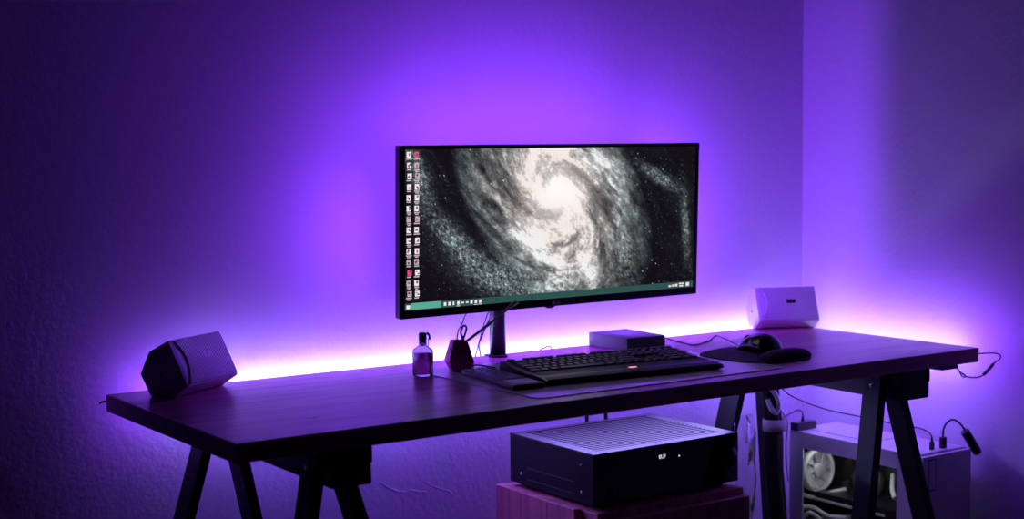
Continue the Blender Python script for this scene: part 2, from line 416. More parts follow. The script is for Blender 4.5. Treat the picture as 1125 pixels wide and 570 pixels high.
# ------------------------------------------------------------------ monitor
MW, MH = 0.83, 0.3653
mon = thing('monitor', 'ultrawide black monitor showing a spiral galaxy wallpaper, held over the table', 'monitor',
            (1.0091, -0.1209, T + 0.2981), (math.radians(2.2), math.radians(-0.31), math.radians(-0.195)))
b = MB(); b.box(-MW/2, MW/2, 0.0, 0.020, -MH/2, MH/2, 0.003, 2)
b.hexa([(-MW/2+.09, .019, -MH/2+.05), (MW/2-.09, .019, -MH/2+.05), (MW/2-.09, .019, MH/2-.05), (-MW/2+.09, .019, MH/2-.05),
        (-MW/2+.13, .042, -MH/2+.08), (MW/2-.13, .042, -MH/2+.08), (MW/2-.13, .042, MH/2-.08), (-MW/2+.13, .042, MH/2-.08)], 0.004, 2)
b.build('housing', M['bezel'], mon)
SX0, SX1, SZ0, SZ1 = -.4035, .4045, -.1650, .1745
# bezel frame proud of the panel
b = MB()
b.box(-MW/2, SX0, -.003, .001, -MH/2, MH/2, .0008, 1); b.box(SX1, MW/2, -.003, .001, -MH/2, MH/2, .0008, 1)
b.box(SX0, SX1, -.003, .001, SZ1, MH/2, .0008, 1); b.box(SX0, SX1, -.003, .001, -MH/2, SZ0, .0008, 1)
b.build('bezel', M['bezel'], mon)
# screen: galaxy wallpaper, icons and task bar are one picture
b = MB()
def quad(x0, x1, z0, z1, y, mi):
    v = [b.bm.verts.new(p) for p in ((x0, y, z0), (x1, y, z0), (x1, y, z1), (x0, y, z1))]
    f = b.bm.faces.new(v); f.material_index = mi
SW, SH = SX1 - SX0, SZ1 - SZ0
quad(SX0, SX1, SZ0, SZ1, -.0012, 0)
quad(SX0, SX1, SZ0, SZ0 + .0145, -.0014, 1)
quad(SX0 + .016, SX0 + .090, SZ0 + .001, SZ0 + .0150, -.0016, 2)
quad(SX0 + .004, SX0 + .013, SZ0 + .003, SZ0 + .011, -.0016, 3)
for k in range(9):
    x = SX0 + .097 + .0113*k; h = .0035 if k in (4, 5) else .0075
    quad(x, x + (.0062 if k != 2 else .004), SZ0 + .0075 - h/2, SZ0 + .0075 + h/2, -.0016, 3)
for k in (3, 7, 8): quad(SX0 + .0955 + .0113*k, SX0 + .1045 + .0113*k, SZ0 + .0006, SZ0 + .0018, -.0016, 3)
for x0, x1, z0, z1 in ((.730, .738, .004, .008), (.741, .747, .004, .009), (.750, .758, .004, .010), (.762, .778, .0085, .0115), (.764, .778, .003, .006), (.785, .795, .003, .0115)):
    quad(SX0 + x0, SX0 + x1, SZ0 + z0, SZ0 + z1, -.0016, 3)
rnd = random.Random(4)
for c in range(2):
    for k in range(14):
        x = SX0 + .0045 + c*.0190; z = SZ1 - .017 - k*.0226
        key = (c, k)
        mi = 4 if key in ((1, 0), (0, 11)) else 3
        w, h = .0105, .0120
        ox = rnd.choice((0, 0.001, 0.002))
        quad(x + ox, x + ox + w, z, z + h, -.0015, mi if rnd.random() < .75 or mi == 4 else 6)
        # darker glyph inside the icon, caption below
        for _ in range(2):
            gx, gz = x + ox + rnd.uniform(.001, .006), z + rnd.uniform(.001, .007)
            quad(gx, gx + rnd.uniform(.003, .005), gz, gz + rnd.uniform(.002, .005), -.0017 - .00002*_, rnd.choice((5, 5, 7, 8)))
        cw = rnd.uniform(.009, .015)
        quad(x + .0058 - cw/2, x + .0058 + cw/2, z - .0042, z - .0016, -.0015, 6)
        if rnd.random() < .5: quad(x + .0058 - cw/3, x + .0058 + cw/3, z - .0075, z - .0052, -.0015, 6)
E_ = lambda n, c: emit(n, c, 1.0)
b.build('screen', [galaxy_mat(), E_('task_bar', (.028, .085, .080)), E_('search_box', (.10, .40, .30)), E_('icon_white', (.9, .78, .82)),
                   E_('icon_pink', (.80, .06, .25)), E_('icon_dark', (.06, .05, .07)), E_('icon_caption', (.55, .42, .46)),
                   E_('icon_red', (.45, .12, .15)), E_('icon_blue', (.20, .26, .40))], mon,
        uvf=lambda co: ((co.x - SX0)/SW, (co.z - SZ0)/SH))
grey_mark = mat('grey_mark', (.5, .5, .52), .4)
text_part('logo', 'LG', .0095, grey_mark, mon, (-.003, -.0032, -.1745), (PI/2, 0, 0))
b = MB(); b.lathe([(.0035, 0), (.0045, 0), (.0045, .0004), (.0035, .0004)], (0, 0, 0), 18, xf=Matrix.Translation((-.0155, -.0031, -.1745)) @ Matrix.Rotation(PI/2, 4, 'X'))
b.build('logo_ring', grey_mark, mon)
b = MB(); b.lathe([(.0, -.006), (.006, -.006), (.013, -.003), (.015, .002), (0, .002)], (-.018, .008, -MH/2), 20, 1.0, .55); b.build('joystick', M['bezel'], mon)
# back light strips around an unseen block added to throw their light outward
ins = .058
b = MB(); b.box(-MW/2+ins, MW/2-ins, .019, .037, -MH/2+ins*.75, MH/2-ins*.75, .001, 1); b.build('added_rear_block', M['bezel'], mon)
X0, X1, Z0, Z1 = -MW/2+ins, MW/2-ins, -MH/2+ins*.75, MH/2-ins*.75
for (x0, x1, z0, z1, w) in ((X0+.01, X1-.01, Z1+.0001, Z1+.0040, 'upper'), (X0+.01, X1-.01, Z0-.0040, Z0-.0001, 'lower'),
                            (X0-.0040, X0-.0001, Z0+.01, Z1-.01, 'left'), (X1+.0001, X1+.0018, Z0+.01, Z1-.01, 'right')):
    b = MB(); b.box(x0, x1, .0215, .0345, z0, z1); o = b.build('back_light', M[{'right': 'led_back_side', 'lower': 'led_back_low'}.get(w, 'led_back')], mon); o['label'] = 'purple light strip on the %s rear edge' % w
# arm and post
arm = thing('monitor_stand', 'dark round post clamped at the back of the table, carrying the monitor', 'monitor stand', (.8975, -.034, T))
b = MB(); b.lathe([(.0, 0), (.0185, 0), (.0185, .40), (.0165, .404), (0, .404)], (0, 0, 0), 28); b.build('post', M['black_metal'], arm)
b = MB(); b.lathe([(0, 0), (.0225, 0), (.0225, .004), (.0205, .006), (0, .006)], (0, 0, 0), 28); b.box(-.012, .012, .0, .0385, 0, .003, .001, 1); b.box(-.012, .012, .0345, .0385, -.06, .003, .001, 1); b.box(-.012, .012, -.025, .0385, -.066, -.058, .001, 1)
b.lathe([(0, -.058), (.012, -.058), (.012, -.036), (0, -.036)], (0, -.005, 0), 16); b.build('clamp', M['black_metal'], arm)
b = MB(); b.lathe([(.0186, .285), (.028, .285), (.028, .335), (.0186, .335)], (0, 0, 0), 24); b.build('collar', M['black_metal'], arm)
b = MB(); b.tube([(.02, 0, .31), (.06, -.005, .31), (.10, -.012, .305)], .012, 10); b.box(.075, .16, -.0475, -.016, .255, .345, .003, 1); b.build('bracket', M['black_metal'], arm)

# ------------------------------------------------------------------ loudspeakers
HX = [(.0445, .1108), (-.0008, .0874), (-.0232, .0424), (0, 0), (.0518, 0), (.0885, .0235)]
def speaker(label, loc, yaw, L, k=1.0):
    t = thing('loudspeaker', label, 'speaker', (loc[0], loc[1], T), (0, 0, yaw), 'pair of hexagonal speakers on the table')
    hx = [(d*k, h*k) for d, h in HX]
    b = MB(); b.prism([(.004, -d, h) for d, h in hx], (L - .004, 0, 0), .004, 2); b.build('cabinet', M['speaker'], t)
    b = MB(); cx = sum(d for d, h in hx)/6; cz = sum(h for d, h in hx)/6
    pts = [(0.0, -(cx + (d - cx)*.985), cz + (h - cz)*.985) for d, h in hx]
    b.prism(pts, (.006, 0, 0), .0025, 2); b.build('end_cap', M['speaker'], t)
    b = MB(); b.lathe([(0, 0), (.0028, 0), (.0028, .0012), (0, .0012)], (0, 0, 0), 12, xf=Matrix.Translation((-.0008, -cx, cz)) @ Matrix.Rotation(PI/2, 4, 'Y')); b.build('screw', M['black'], t)
    # front grille on the tilted face
    A = Vector((0, -hx[5][0], hx[5][1])); B = Vector((0, -hx[0][0], hx[0][1])); v = B - A; H = v.length; v.normalize()
    n = v.cross(Vector((-1, 0, 0))).normalized()
    if n.y > 0: n = -n
    o0 = A + n*.0006; u = Vector((1, 0, 0))
    out = []
    m1 = .004
    for i in range(13):
        s = i/12; out.append((.006 + .021*math.sin(PI*(.10 + .9*s))**1.0, H - m1 - (H - 2*m1)*s))
    for cxx, cyy, a0 in ((L - .010, .009, -90), (L - .010, H - .009, 0)):
        for i in range(5):
            a = math.radians(a0 + 22.5*i); out.append((cxx + .006*math.cos(a), cyy + .006*math.sin(a)))
    b = MB(); b.prism([tuple(o0 + u*p + v*q) for p, q in out], tuple(n*.003), .0008, 1)
    b.build('grille', M['grille'], t, uvf=lambda co: ((co - A).dot(u)/.1, (co - A).dot(v)/.1))
    q = o0 + u*(L*.56) + v*(H*.56) + n*.003
    R = Matrix((u, v, n)).transposed().to_4x4()
    b = MB(); b.box(-.0125, .0125, -.005, .005, 0, .0012, .0005, 1, xf=Matrix.Translation(q) @ R); bd = b.build('badge', M['badge_' + ('l' if loc[0] < 1 else 'r')], t)
    text_part('badge_text', 'JBL', .0085, M['badge_text_' + ('l' if loc[0] < 1 else 'r')], bd, q + n*.0013, (R.to_euler()))
    for xx in (.02, L - .03):
        b = MB(); b.box(xx, xx + .01, -.05*k, -.006, -.0, .001); b.build('foot_strip', M['rubber'], t)
    return t
M['badge_l'] = mat('pale_badge', (.85, .85, .86), .3); M['badge_text_l'] = mat('badge_letters', (.35, .33, .36), .4)
M['badge_r'] = mat('dark_badge', (.02, .02, .022), .4); M['badge_text_r'] = mat('grey_badge_letters', (.08, .08, .09), .4)
speaker('hexagonal speaker with ribbed grille and pale badge at the left end of the table', (.0595, -.0792), math.radians(32.5), .169)
speaker('hexagonal speaker with dark badge at the far right corner by the room corner', (1.736, .022), math.radians(-25.5), .164, .985)

# ------------------------------------------------------------------ desk pad
def rounded(x0, x1, y0, y1, r, z, yaw=0, n=6):
    pts = []
    for cx, cy, a0 in ((x1 - r, y1 - r, 0), (x0 + r, y1 - r, 90), (x0 + r, y0 + r, 180), (x1 - r, y0 + r, 270)):
        for i in range(n + 1):
            a = math.radians(a0 + 90*i/n); pts.append((cx + r*math.cos(a), cy + r*math.sin(a), z))
    return pts
b = MB(); b.prism(rounded(.628, 1.283, -.565, -.115, .022, T), (0, 0, .0018), .0004, 1)
tag(b.build('desk_pad', M['pad']), 'pale translucent desk pad lying under both keyboards', 'desk pad')
ZP = T + .0018

# ------------------------------------------------------------------ main keyboard
KW, KD = .432, .200
kb = thing('keyboard', 'wide black keyboard with a palm rest and a glowing red mark', 'keyboard', (.7255, -.459, ZP), (0, 0, math.radians(-6.2)))
prof = [(0.0, .004), (.004, .0105), (.03, .0150), (.070, .0168), (.076, .0150), (.192, .0265), (.198, .026), (.200, .020), (.200, .003), (.192, .001), (.008, .001)]
b = MB()
st = [(0.0, .012, .0), (.012, .0, .0), (KW - .012, 0, 0), (KW, .012, 0)]
b.prism([(0, y, z) for y, z in prof], (KW, 0, 0), .0022, 2); b.build('body', M['black'], kb)
b = MB(); b.hexa([(.006, .004, .0112), (KW - .006, .004, .0112), (KW - .012, .070, .0173), (.012, .070, .0173), (.006, .004, .0122), (KW - .006, .004, .0122), (KW - .012, .068, .0182), (.012, .068, .0182)], .0008, 1)
b.build('palm_rest', M['black_matte'], kb)
slope = math.atan2(.0265 - .0150, .192 - .076)
b = MB(); b.box(.010, KW - .010, .0715, .0735, .0165, .0188, .0006, 1); b.build('trim_strip', M['dark_grey'], kb)
u = .0187
rows = []
def row(y, items, d=1.0):
    x = 0
    for it in items:
        if it < 0: x += -it; continue
        rows.append((x, y, it, d)); x += it
row(5.3, [1, -1, 1, 1, 1, 1, -.5, 1, 1, 1, 1, -.5, 1, 1, 1, 1, -.25, 1, 1, 1, -.25, 1, 1, 1, 1], .8)
row(4, [1]*13 + [2, -.25, 1, 1, 1, -.25, 1, 1, 1, 1])
row(3, [1.5] + [1]*12 + [1.5, -.25, 1, 1, 1, -.25, 1, 1, 1])
row(2, [1.75] + [1]*11 + [2.25, -3.5, 1, 1, 1])
row(1, [2.25] + [1]*10 + [2.75, -1.25, 1, -1.25, 1, 1, 1])
row(0, [1.25, 1.25, 1.25, 6.25, 1.25, 1.25, 1.25, 1.25, -.25, 1, 1, 1, -.25, 2, 1])
rows.append((21.5, 2, 1, 2.0)); rows.append((21.5, 0, 1, 2.0))
ks = (KW - .020)/22.5; kd = .0186
ox, oy = .010, .0775
cosS, sinS = math.cos(slope), math.sin(slope)
keymesh = {}
def key_mesh(w, d):
    kk = (round(w, 3), round(d, 3))
    if kk not in keymesh:
        m = MB(); W, D = w*ks - .0022, d*kd - .0022; c = .0018; h = .0052
        m.hexa([(0, 0, 0), (W, 0, 0), (W, D, 0), (0, D, 0), (c, c*.6, h), (W - c, c*.6, h), (W - c, D - c, h), (c, D - c, h)], .0008, 1)
        me = bpy.data.meshes.new('keycap'); m.bm.to_mesh(me); m.bm.free(); me.materials.append(M['key']); keymesh[kk] = me
    return keymesh[kk]
def key_pos(x, y): 
    yy = y*kd + .0011
    return (ox + x*ks + .0011, oy + yy*cosS, .0153 + yy*sinS)
rows.sort(key=lambda r_: r_[1])
nk = 0; extra = MB()
for (x, y, w, d) in rows:
    if nk < 100:
        o = bpy.data.objects.new('key', key_mesh(w, d)); C.objects.link(o); o.parent = kb; o.location = key_pos(x, y); o.rotation_euler = (slope, 0, 0); nk += 1
    else:
        p = key_pos(x, y)
        extra.hexa([(0, 0, 0), (w*ks - .0022, 0, 0), (w*ks - .0022, d*kd - .0022, 0), (0, d*kd - .0022, 0), (.0018, .001, .0052), (w*ks - .004, .001, .0052), (w*ks - .004, d*kd - .004, .0052), (.0018, d*kd - .004, .0052)], .0008, 1,
                   Matrix.Translation(p) @ Matrix.Rotation(slope, 4, 'X'))
if len(extra.bm.faces):
    o = extra.build('key_row', M['key'], kb); o['kind'] = 'stuff'
# red glowing emblem: a small splayed dragon-like mark
b = MB()
Rm = Matrix.Translation((.226, .036, .0161)) @ Matrix.Rotation(math.atan2(.0062, .066), 4, 'X')
for pl in ([(-.012, .003), (-.004, .0055), (.002, .003), (.009, .0055), (.0115, .001), (.006, -.0015), (.009, -.005), (.001, -.004), (-.005, -.0055), (-.003, -.001)],):
    b.prism([(x, y, 0) for x, y in pl], (0, 0, .0004), 0, 0, Rm)
b.mi = 1
b.prism([(-.011, .0025, .0002), (-.004, .0042, .0002), (.003, .0020, .0002), (.0085, .0035, .0002), (.0085, -.0005, .0002), (.001, -.0032, .0002), (-.004, -.0022, .0002)], (0, 0, .0004), 0, 0, Rm)
o = b.build('emblem', [M['red_led'], M['pink_led']], kb); o['label'] = 'glowing red emblem on the palm rest'
for x0, x1, y0, y1 in ((.05, .09, .006, .016), (.34, .38, .006, .016), (.03, .06, .18, .195), (.37, .40, .18, .195)):
    b = MB(); b.box(x0, x1, y0, y1, 0, .0015); b.build('rubber_foot', M['rubber'], kb)

# ------------------------------------------------------------------ small keyboard with touch pad
sk = thing('compact_keyboard', 'small black keyboard with a touch pad, turned end-on beside the wide keyboard', 'keyboard', (.6455, -.458, ZP), (0, 0, math.radians(-7.6)))
SKW, SKD = .0685, .238
b = MB(); b.box(0, SKW, 0, SKD, .0006, .0105, .002, 2); b.build('body', M['dark_grey'], sk)
b = MB(); b.box(.010, .062, .012, .060, .0104, .0112, .0003, 1); b.build('touch_pad', mat('grey_touch_surface', (.30, .30, .32), .3), sk)
km = MB(); km.hexa([(0, 0, 0), (.0095, 0, 0), (.0095, .0115, 0), (0, .0115, 0), (.001, .001, .0026), (.0085, .001, .0026), (.0085, .0105, .0026), (.001, .0105, .0026)], .0004, 1)
kme = bpy.data.meshes.new('small_keycap'); km.bm.to_mesh(kme); km.bm.free(); kme.materials.append(mat('grey_keycap', (.13, .13, .15), .3))
for i in range(5):
    for j in range(12):
        o = bpy.data.objects.new('key', kme); C.objects.link(o); o.parent = sk; o.location = (.0045 + i*.0122, .068 + j*.0138, .0102)

# ------------------------------------------------------------------ mouse, mouse pad
mp_ = thing('mouse_pad', 'black rounded mouse pad with a raised wrist rest', 'mouse pad', (0, 0, T))
def chaikin(p, n=3):
    for _ in range(n):
        q = []
        for a, c in zip(p, p[1:] + p[:1]):
            q.append((a[0]*.75 + c[0]*.25, a[1]*.75 + c[1]*.25)); q.append((a[0]*.25 + c[0]*.75, a[1]*.25 + c[1]*.75))
        p = q
    return p
outl = chaikin([(1.258, -.30), (1.35, -.265), (1.455, -.262), (1.478, -.36), (1.455, -.47), (1.40, -.515), (1.30, -.512), (1.252, -.46), (1.245, -.37)], 2)
b = MB(); b.prism([(x, y, 0) for x, y in outl], (0, 0, .004), .001, 1); b.build('cloth_sheet', M['cloth'], mp_)
b = MB()
rr = []
for i in range(25):
    s = i/24; cx = 1.300 + .150*s; cy = -.475 + .006*math.sin(PI*s) + .012*s
    w = .034*(1 - abs(2*s - 1)**3.0)**.5 + .001; h = .0185*(1 - abs(2*s - 1)**3.4)**.5 + .0005
    rr.append([(cx + (-.10)*0, cy + w*math.cos(PI*k/12), .004 + h*math.sin(PI*k/12)) for k in range(13)])
bb = bmesh.new(); R_ = [[bb.verts.new(p) for p in r_] for r_ in rr]
for a, c in zip(R_, R_[1:]):
    for k in range(12): bb.faces.new((a[k], a[k+1], c[k+1], c[k])).smooth = True
bb.faces.new(R_[0]); bb.faces.new(R_[-1][::-1])
for a, c in zip(R_, R_[1:]): bb.faces.new((a[0], c[0], c[12], a[12]))
b._merge(bb); b.build('wrist_rest', M['rubber'], mp_)

ms = thing('computer_mouse', 'glossy black mouse sitting on the mouse pad', 'mouse', (1.408, -.352, T + .0042), (0, 0, math.radians(3)))
def mouse_body(zlo, zhi, y0, y1, sc=1.0):
    bb = bmesh.new(); rings = []
    for i in range(21):
        s = -1 + 2*i/20; s = max(-.995, min(.995, s)); y = .060*s
        if not (y0 <= y <= y1): continue
        w = .0335*(1 - abs(s)**3.2)**.45*(1 - .10*math.sin(PI*(s + 1)/2)*(s > 0))
        hh = .0425*(1 - abs((s + .22)/1.22)**2.4 if s > -.22 else 1 - abs((s + .22)/.80)**2.6)
        hh = max(hh, .004)
        rings.append([bb.verts.new((w*math.cos(PI*k/16)*(1.0)*sc, y, max(hh*math.sin(PI*k/16)**.72, 0)*sc)) for k in range(17)])
    for a, c in zip(rings, rings[1:]):
        for k in range(16): bb.faces.new((a[k], a[k+1], c[k+1], c[k])).smooth = True
        bb.faces.new((a[0], c[0], c[16], a[16]))
    bb.faces.new(rings[0]); bb.faces.new(rings[-1][::-1])
    return bb
b = MB(); b._merge(mouse_body(0, 1, -.1, .1)); b.build('shell', M['piano'], ms)
b = MB(); b.lathe([(0, -.0035), (.009, -.0035), (.010, 0), (.009, .0035), (0, .0035)], (0, 0, 0), 20, xf=Matrix.Translation((0, .036, .0235)) @ Matrix.Rotation(PI/2, 4, 'Y')); b.build('scroll_wheel', M['rubber'], ms)
b = MB(); b.box(-.0006, .0006, .048, .058, .008, .018); b.build('button_gap', M['dark_grey'], ms)
b = MB(); b.tube([(1.411, -.2925, T + .010), (1.425, -.262, T + .006), (1.447, -.225, T + .006), (1.470, -.165, T + .010), (1.487, -.120, T + .010), (1.455, -.135, T + .0022), (1.42, -.150, T + .0020), (1.372, -.172, T + .0020), (1.378, -.118, T + .002), (1.398, -.05, T + .002), (1.405, -.010, T + .003), (1.408, .012, T - .002), (1.410, .006, T - .03)], .0016, 6, 6)
tag(b.build('mouse_cable', M['cable']), 'thin black cable running from the mouse across the table to its back edge', 'cable')

# ------------------------------------------------------------------ box behind keyboard
hb = thing('drive_box', 'low dark box with a pale top patch behind the wide keyboard', 'box', (1.2285, -.090, T), (0, 0, math.radians(-2.5)))
b = MB(); b.box(-.056, .056, -.078, .076, 0, .033, .002, 2); b.build('case', mat('charcoal_box', (.14, .14, .15), .4), hb)
b = MB(); b.box(-.030, .034, -.062, .035, .0328, .0334, .0001, 1); b.build('top_patch', mat('pale_patch', (.42, .42, .44), .35), hb)  # paler rectangle on top of the box

# ------------------------------------------------------------------ bottle
bt = thing('glass_bottle', 'small clear glass bottle of dark liquid with a dark cap', 'bottle', (.6110, -.1785, T)); bt.scale = (.82, .82, 1.07)
b = MB(); b.lathe([(0, 0), (.0205, 0), (.0228, .003), (.0228, .046), (.021, .052), (.013, .057), (.0085, .0605), (.0085, .068), (.0068, .068), (.0068, .060), (.012, .0548), (.0192, .050), (.0205, .045), (.0205, .0065), (.018, .0050), (0, .0050)], (0, 0, 0), 40, square=4.0); b.build('glass', M['glass'], bt)
b = MB(); b.lathe([(0, .0056), (.0180, .0056), (.0198, .008), (.0198, .0435), (.0190, .0455), (0, .0455)], (0, 0, 0), 36, square=4.0); b.build('liquid', M['liquid'], bt)
b = MB(); b.lathe([(0, .064), (.0064, .064), (.0066, .0685), (.0100, .0690), (.0105, .0725), (.0100, .082), (.0085, .0845), (0, .085)], (0, 0, 0), 24); b.build('cap', M['wax'], bt)
b = MB(); b.tube([(.0085, -.006, .0835), (.0135, -.008, .081), (.016, -.008, .075), (.0155, -.008, .0705)], .0028, 8); b.build('cap_wrap', M['wax'], bt)
b = MB(); b.tube([(.010, -.009, .074), (.0115, -.010, .066), (.0105, -.010, .058)], .0009, 6); b.build('string', M['wax'], bt)

# ------------------------------------------------------------------ faceted pot with loop, tweezers
ZG = ZP
gp = thing('faceted_pot', 'dark maroon faceted pot beside the glass bottle, with a cord loop on top', 'pot', (.702, -.176, ZG), (0, 0, math.radians(8)))
def hexring(r, z, a0=math.radians(17.4), n=4): return [(r*math.cos(2*PI*i/n + a0), r*math.sin(2*PI*i/n + a0), z) for i in range(n)]
bb = bmesh.new()
rs = [[bb.verts.new(p) for p in hexring(r, z)] for r, z in ((.0235, 0), (.0380, .0215), (.0215, .0655), (.0175, .0655), (.0175, .050))]
bb.faces.new(rs[0][::-1])
for a, c in zip(rs, rs[1:]):
    for i in range(4): bb.faces.new((a[i], a[(i+1) % 4], c[(i+1) % 4], c[i]))
bb.faces.new(rs[-1])
b = MB(); b._merge(bb, .0006, 1); b.build('vessel', M['purple_gem'], gp)
b = MB(); b.tube([(.003, -.010, .052), (.001, -.011, .070), (-.003, -.010, .083), (.002, -.010, .094), (.009, -.010, .0965), (.013, -.010, .090), (.009, -.010, .079), (.004, -.010, .068), (.006, -.010, .052)], .0022, 8); b.build('cord_loop', M['wax'], gp)
tw = thing('tweezers', 'slim metal tweezers leaning out of the faceted pot', 'tweezers', (.712, -.170, ZG + .0515))
for s, e in ((-1, (.139, -.001, .0890)), (1, (.152, .004, .0825))):
    b = MB(); b.tube([(.002, .0008*s, .003), (.03, .0012*s, .0185), (.09, .0018*s, .0525), e], .0030, 8, 3, .0018); b.build('prong', M['grey_metal'], tw)

# ------------------------------------------------------------------ cables hanging behind the monitor
def cable(name, pts, r, label, m='cable', cat='cable', smooth=5, group=None):
    b = MB(); b.tube([(x, y, T + z) for x, y, z in pts], r, 7, smooth); return tag(b.build(name, M[m]), label, cat, group)
cable('display_cable', [(.835, -.055, .145), (.835, .0, .10), (.836, .02, .074), (.826, .022, .056), (.822, .022, .015), (.82, .018, -.012), (.82, .006, -.03)], .0014, 'thin cable hanging behind the cord loop of the pot')
cable('power_cable', [(.915, -.055, .15), (.906, .005, .105), (.903, .02, .085), (.890, .02, .052), (.876, .02, .010), (.868, .018, -.012), (.86, .006, -.03)], .0013, 'thin cable hanging just left of the monitor post, slanting left')
cable('signal_cable', [(.93, -.04, .16), (.920, .005, .10), (.905, .02, .070), (.891, .022, .040), (.884, .024, .024), (.888, .024, 0.0), (.893, .024, -.03)], .0017, 'cable hanging closest to the monitor post')
cable('charging_cable', [(1.028, .006, -.03), (1.036, -.003, -.002), (1.046, -.010, .0055), (1.058, -.010, .0075), (1.068, -.006, .004), (1.074, .004, -.006), (1.076, .006, -.03)], .0015, 'small cable arch over the back edge right of the monitor post')
cable('keyboard_cable', [(.742, -.2545, .014), (.730, -.235, .016), (.727, -.205, .0155), (.722, -.185, .009), (.742, -.16, .004), (.775, -.12, .004), (.80, -.06, .003), (.82, -.01, .003), (.825, .010, -.004), (.826, .006, -.03)], .0016, 'black cable leaving the rear left corner of the wide keyboard')

# ------------------------------------------------------------------ receiver on its crate
rc = thing('av_receiver', 'black amplifier with vent slots on top and a lit display, on the wooden crate', 'receiver', (.933, -.342, T - .3025))
RW, RD, RH = .417, .315, .122
b = MB(); b.box(0, RW, .006, RD, .010, RH - .002, .002, 2); b.build('case', M['black_metal'], rc)
b = MB()
b.box(0.0, RW, .006, .030, RH - .003, RH, .0005, 1); b.box(0, RW, RD - .020, RD, RH - .003, RH, .0005, 1)
b.box(0, .03, .030, RD - .020, RH - .003, RH, .0005, 1); b.box(RW - .03, RW, .030, RD - .020, RH - .003, RH, .0005, 1)
n = 17
for i in range(n):
    y = .034 + i*(RD - .058)/n; b.box(.028, RW - .028, y, y + .0095, RH - .003, RH - .0003, .0003, 1)
b.build('vent_cover', M['black_metal'], rc)
b = MB(); b.box(-.001, RW + .001, 0, .0075, .010, RH, .0015, 2); fp = b.build('front_panel', M['gloss_black'], rc)
b = MB(); b.lathe([(0, .0), (.026, .0), (.026, .014), (.024, .017), (0, .017)], (0, 0, 0), 36, xf=Matrix.Translation((RW - .040, .0, .072)) @ Matrix.Rotation(PI/2, 4, 'X')); b.build('volume_knob', M['gloss_black'], rc)
b = MB(); b.lathe([(0, .0), (.008, .0), (.008, .009), (0, .009)], (0, 0, 0), 20, xf=Matrix.Translation((.045, .0, .036)) @ Matrix.Rotation(PI/2, 4, 'X')); b.build('selector_knob', M['gloss_black'], rc)
text_part('display', '8UF', .0125, M['digit'], rc, (.190, -.0006, .0945), (PI/2, 0, 0))
b = MB(); b.lathe([(0, 0), (.0018, 0), (.0018, .0008), (0, .0008)], (0, 0, 0), 12, xf=Matrix.Translation((.239, 0, .0905)) @ Matrix.Rotation(PI/2, 4, 'X')); b.build('indicator', M['dot'], rc)
for x, y in ((.04, .04), (RW - .04, .04), (.04, RD - .04), (RW - .04, RD - .04)):
    b = MB(); b.lathe([(0, 0), (.02, 0), (.022, .010), (0, .010)], (x, y, 0), 20); b.build('foot', M['rubber'], rc)
for y, z in ((.269, .035), (.045, .092), (.044, .034)):
    b = MB(); b.lathe([(0, 0), (.0045, 0), (.0035, .0022), (0, .0026)], (0, 0, 0), 12, xf=Matrix.Translation((0.0, y, z)) @ Matrix.Rotation(-PI/2, 4, 'Y')); b.build('screw', M['chrome'], rc)
b = MB(); b.box(-.0008, .001, .07, .245, .0505, .0525); b.box(-.0008, .001, .07, .245, .0245, .0265); b.build('side_groove', M['dark_grey'], rc)
for x in (.231, .289):
    b = MB(); b.box(x - .005, x + .005, RD, RD + .012, RH - .05, RH - .04); b.tube([(x, RD + .009, RH - .045), (x, RD + .009, RH + .09)], .0048, 8, 0, .0038); b.build('antenna', M['black'], rc)

cr = thing('wooden_crate', 'knotty wooden crate standing under the table, carrying the amplifier', 'crate', (.905, -.385, 0))
CW, CD, CH = .442, .375, T - .3025
for k in range(3):
    y0 = .075 + k*.100
    b = MB(); b.box(-.002, .018, y0, y0 + .0988, 0.0, CH + .003, .0015, 1); b.build('side_plank', M['crate'], cr)
b = MB(); b.box(.018, CW, .02, CD, CH - .018, CH, .0015, 1); b.build('top_board', M['crate'], cr)
b = MB(); b.box(CW - .018, CW, .02, CD, 0, CH - .018, .0015, 1); b.build('side_panel', M['crate'], cr)
b = MB(); b.box(.018, CW - .018, CD - .012, CD, 0, CH - .018, .001, 1); b.build('back_panel', M['crate'], cr)
b = MB()
for z in range(4): b.box(.0, CW, .0, .018, .012 + z*.104, .012 + z*.104 + .098, .0015, 1)
b.build('front_slats', M['crate'], cr)

# ------------------------------------------------------------------ computer
PX0, PX1, PY0, PY1, PZ1 = 1.778, 1.956, -.520, -.086, T - .262
pc = thing('computer_case', 'white tower computer with a side window, standing by the right wall', 'computer', (0, 0, 0))
WY0, WY1, WZ0, WZ1 = -.4435, -.132, T - .60, T - .3015
b = MB(); th = .006
b.box(PX1 - .004, PX1, PY0 + .02, PY1, .02, PZ1 - .004, .001, 1)            # far side
b.box(PX0 + .004, PX1, PY1 - .004, PY1, .02, PZ1 - .004, .001, 1)            # back
b.box(PX0 + .004, PX1, PY0 + .02, PY1, .02, .03, .001, 1)                    # bottom
b.build('chassis', M['white_metal'], pc)
b = MB()   # side panel with window opening
b.box(PX0, PX0 + th, PY0 + .018, WY0, .02, PZ1 - .003, .001, 1); b.box(PX0, PX0 + th, WY1, PY1, .02, PZ1 - .003, .001, 1)
b.box(PX0, PX0 + th, WY0, WY1, WZ1, PZ1 - .003, .001, 1); b.box(PX0, PX0 + th, WY0, WY1, .02, WZ0, .001, 1)
b.build('side_panel', M['white_metal'], pc)
b = MB(); b.box(PX0 + .0015, PX0 + .0035, WY0 - .001, WY1 + .001, WZ0 - .001, WZ1 + .001); b.build('side_window', M['pane'], pc)
b = MB(); e = .0022
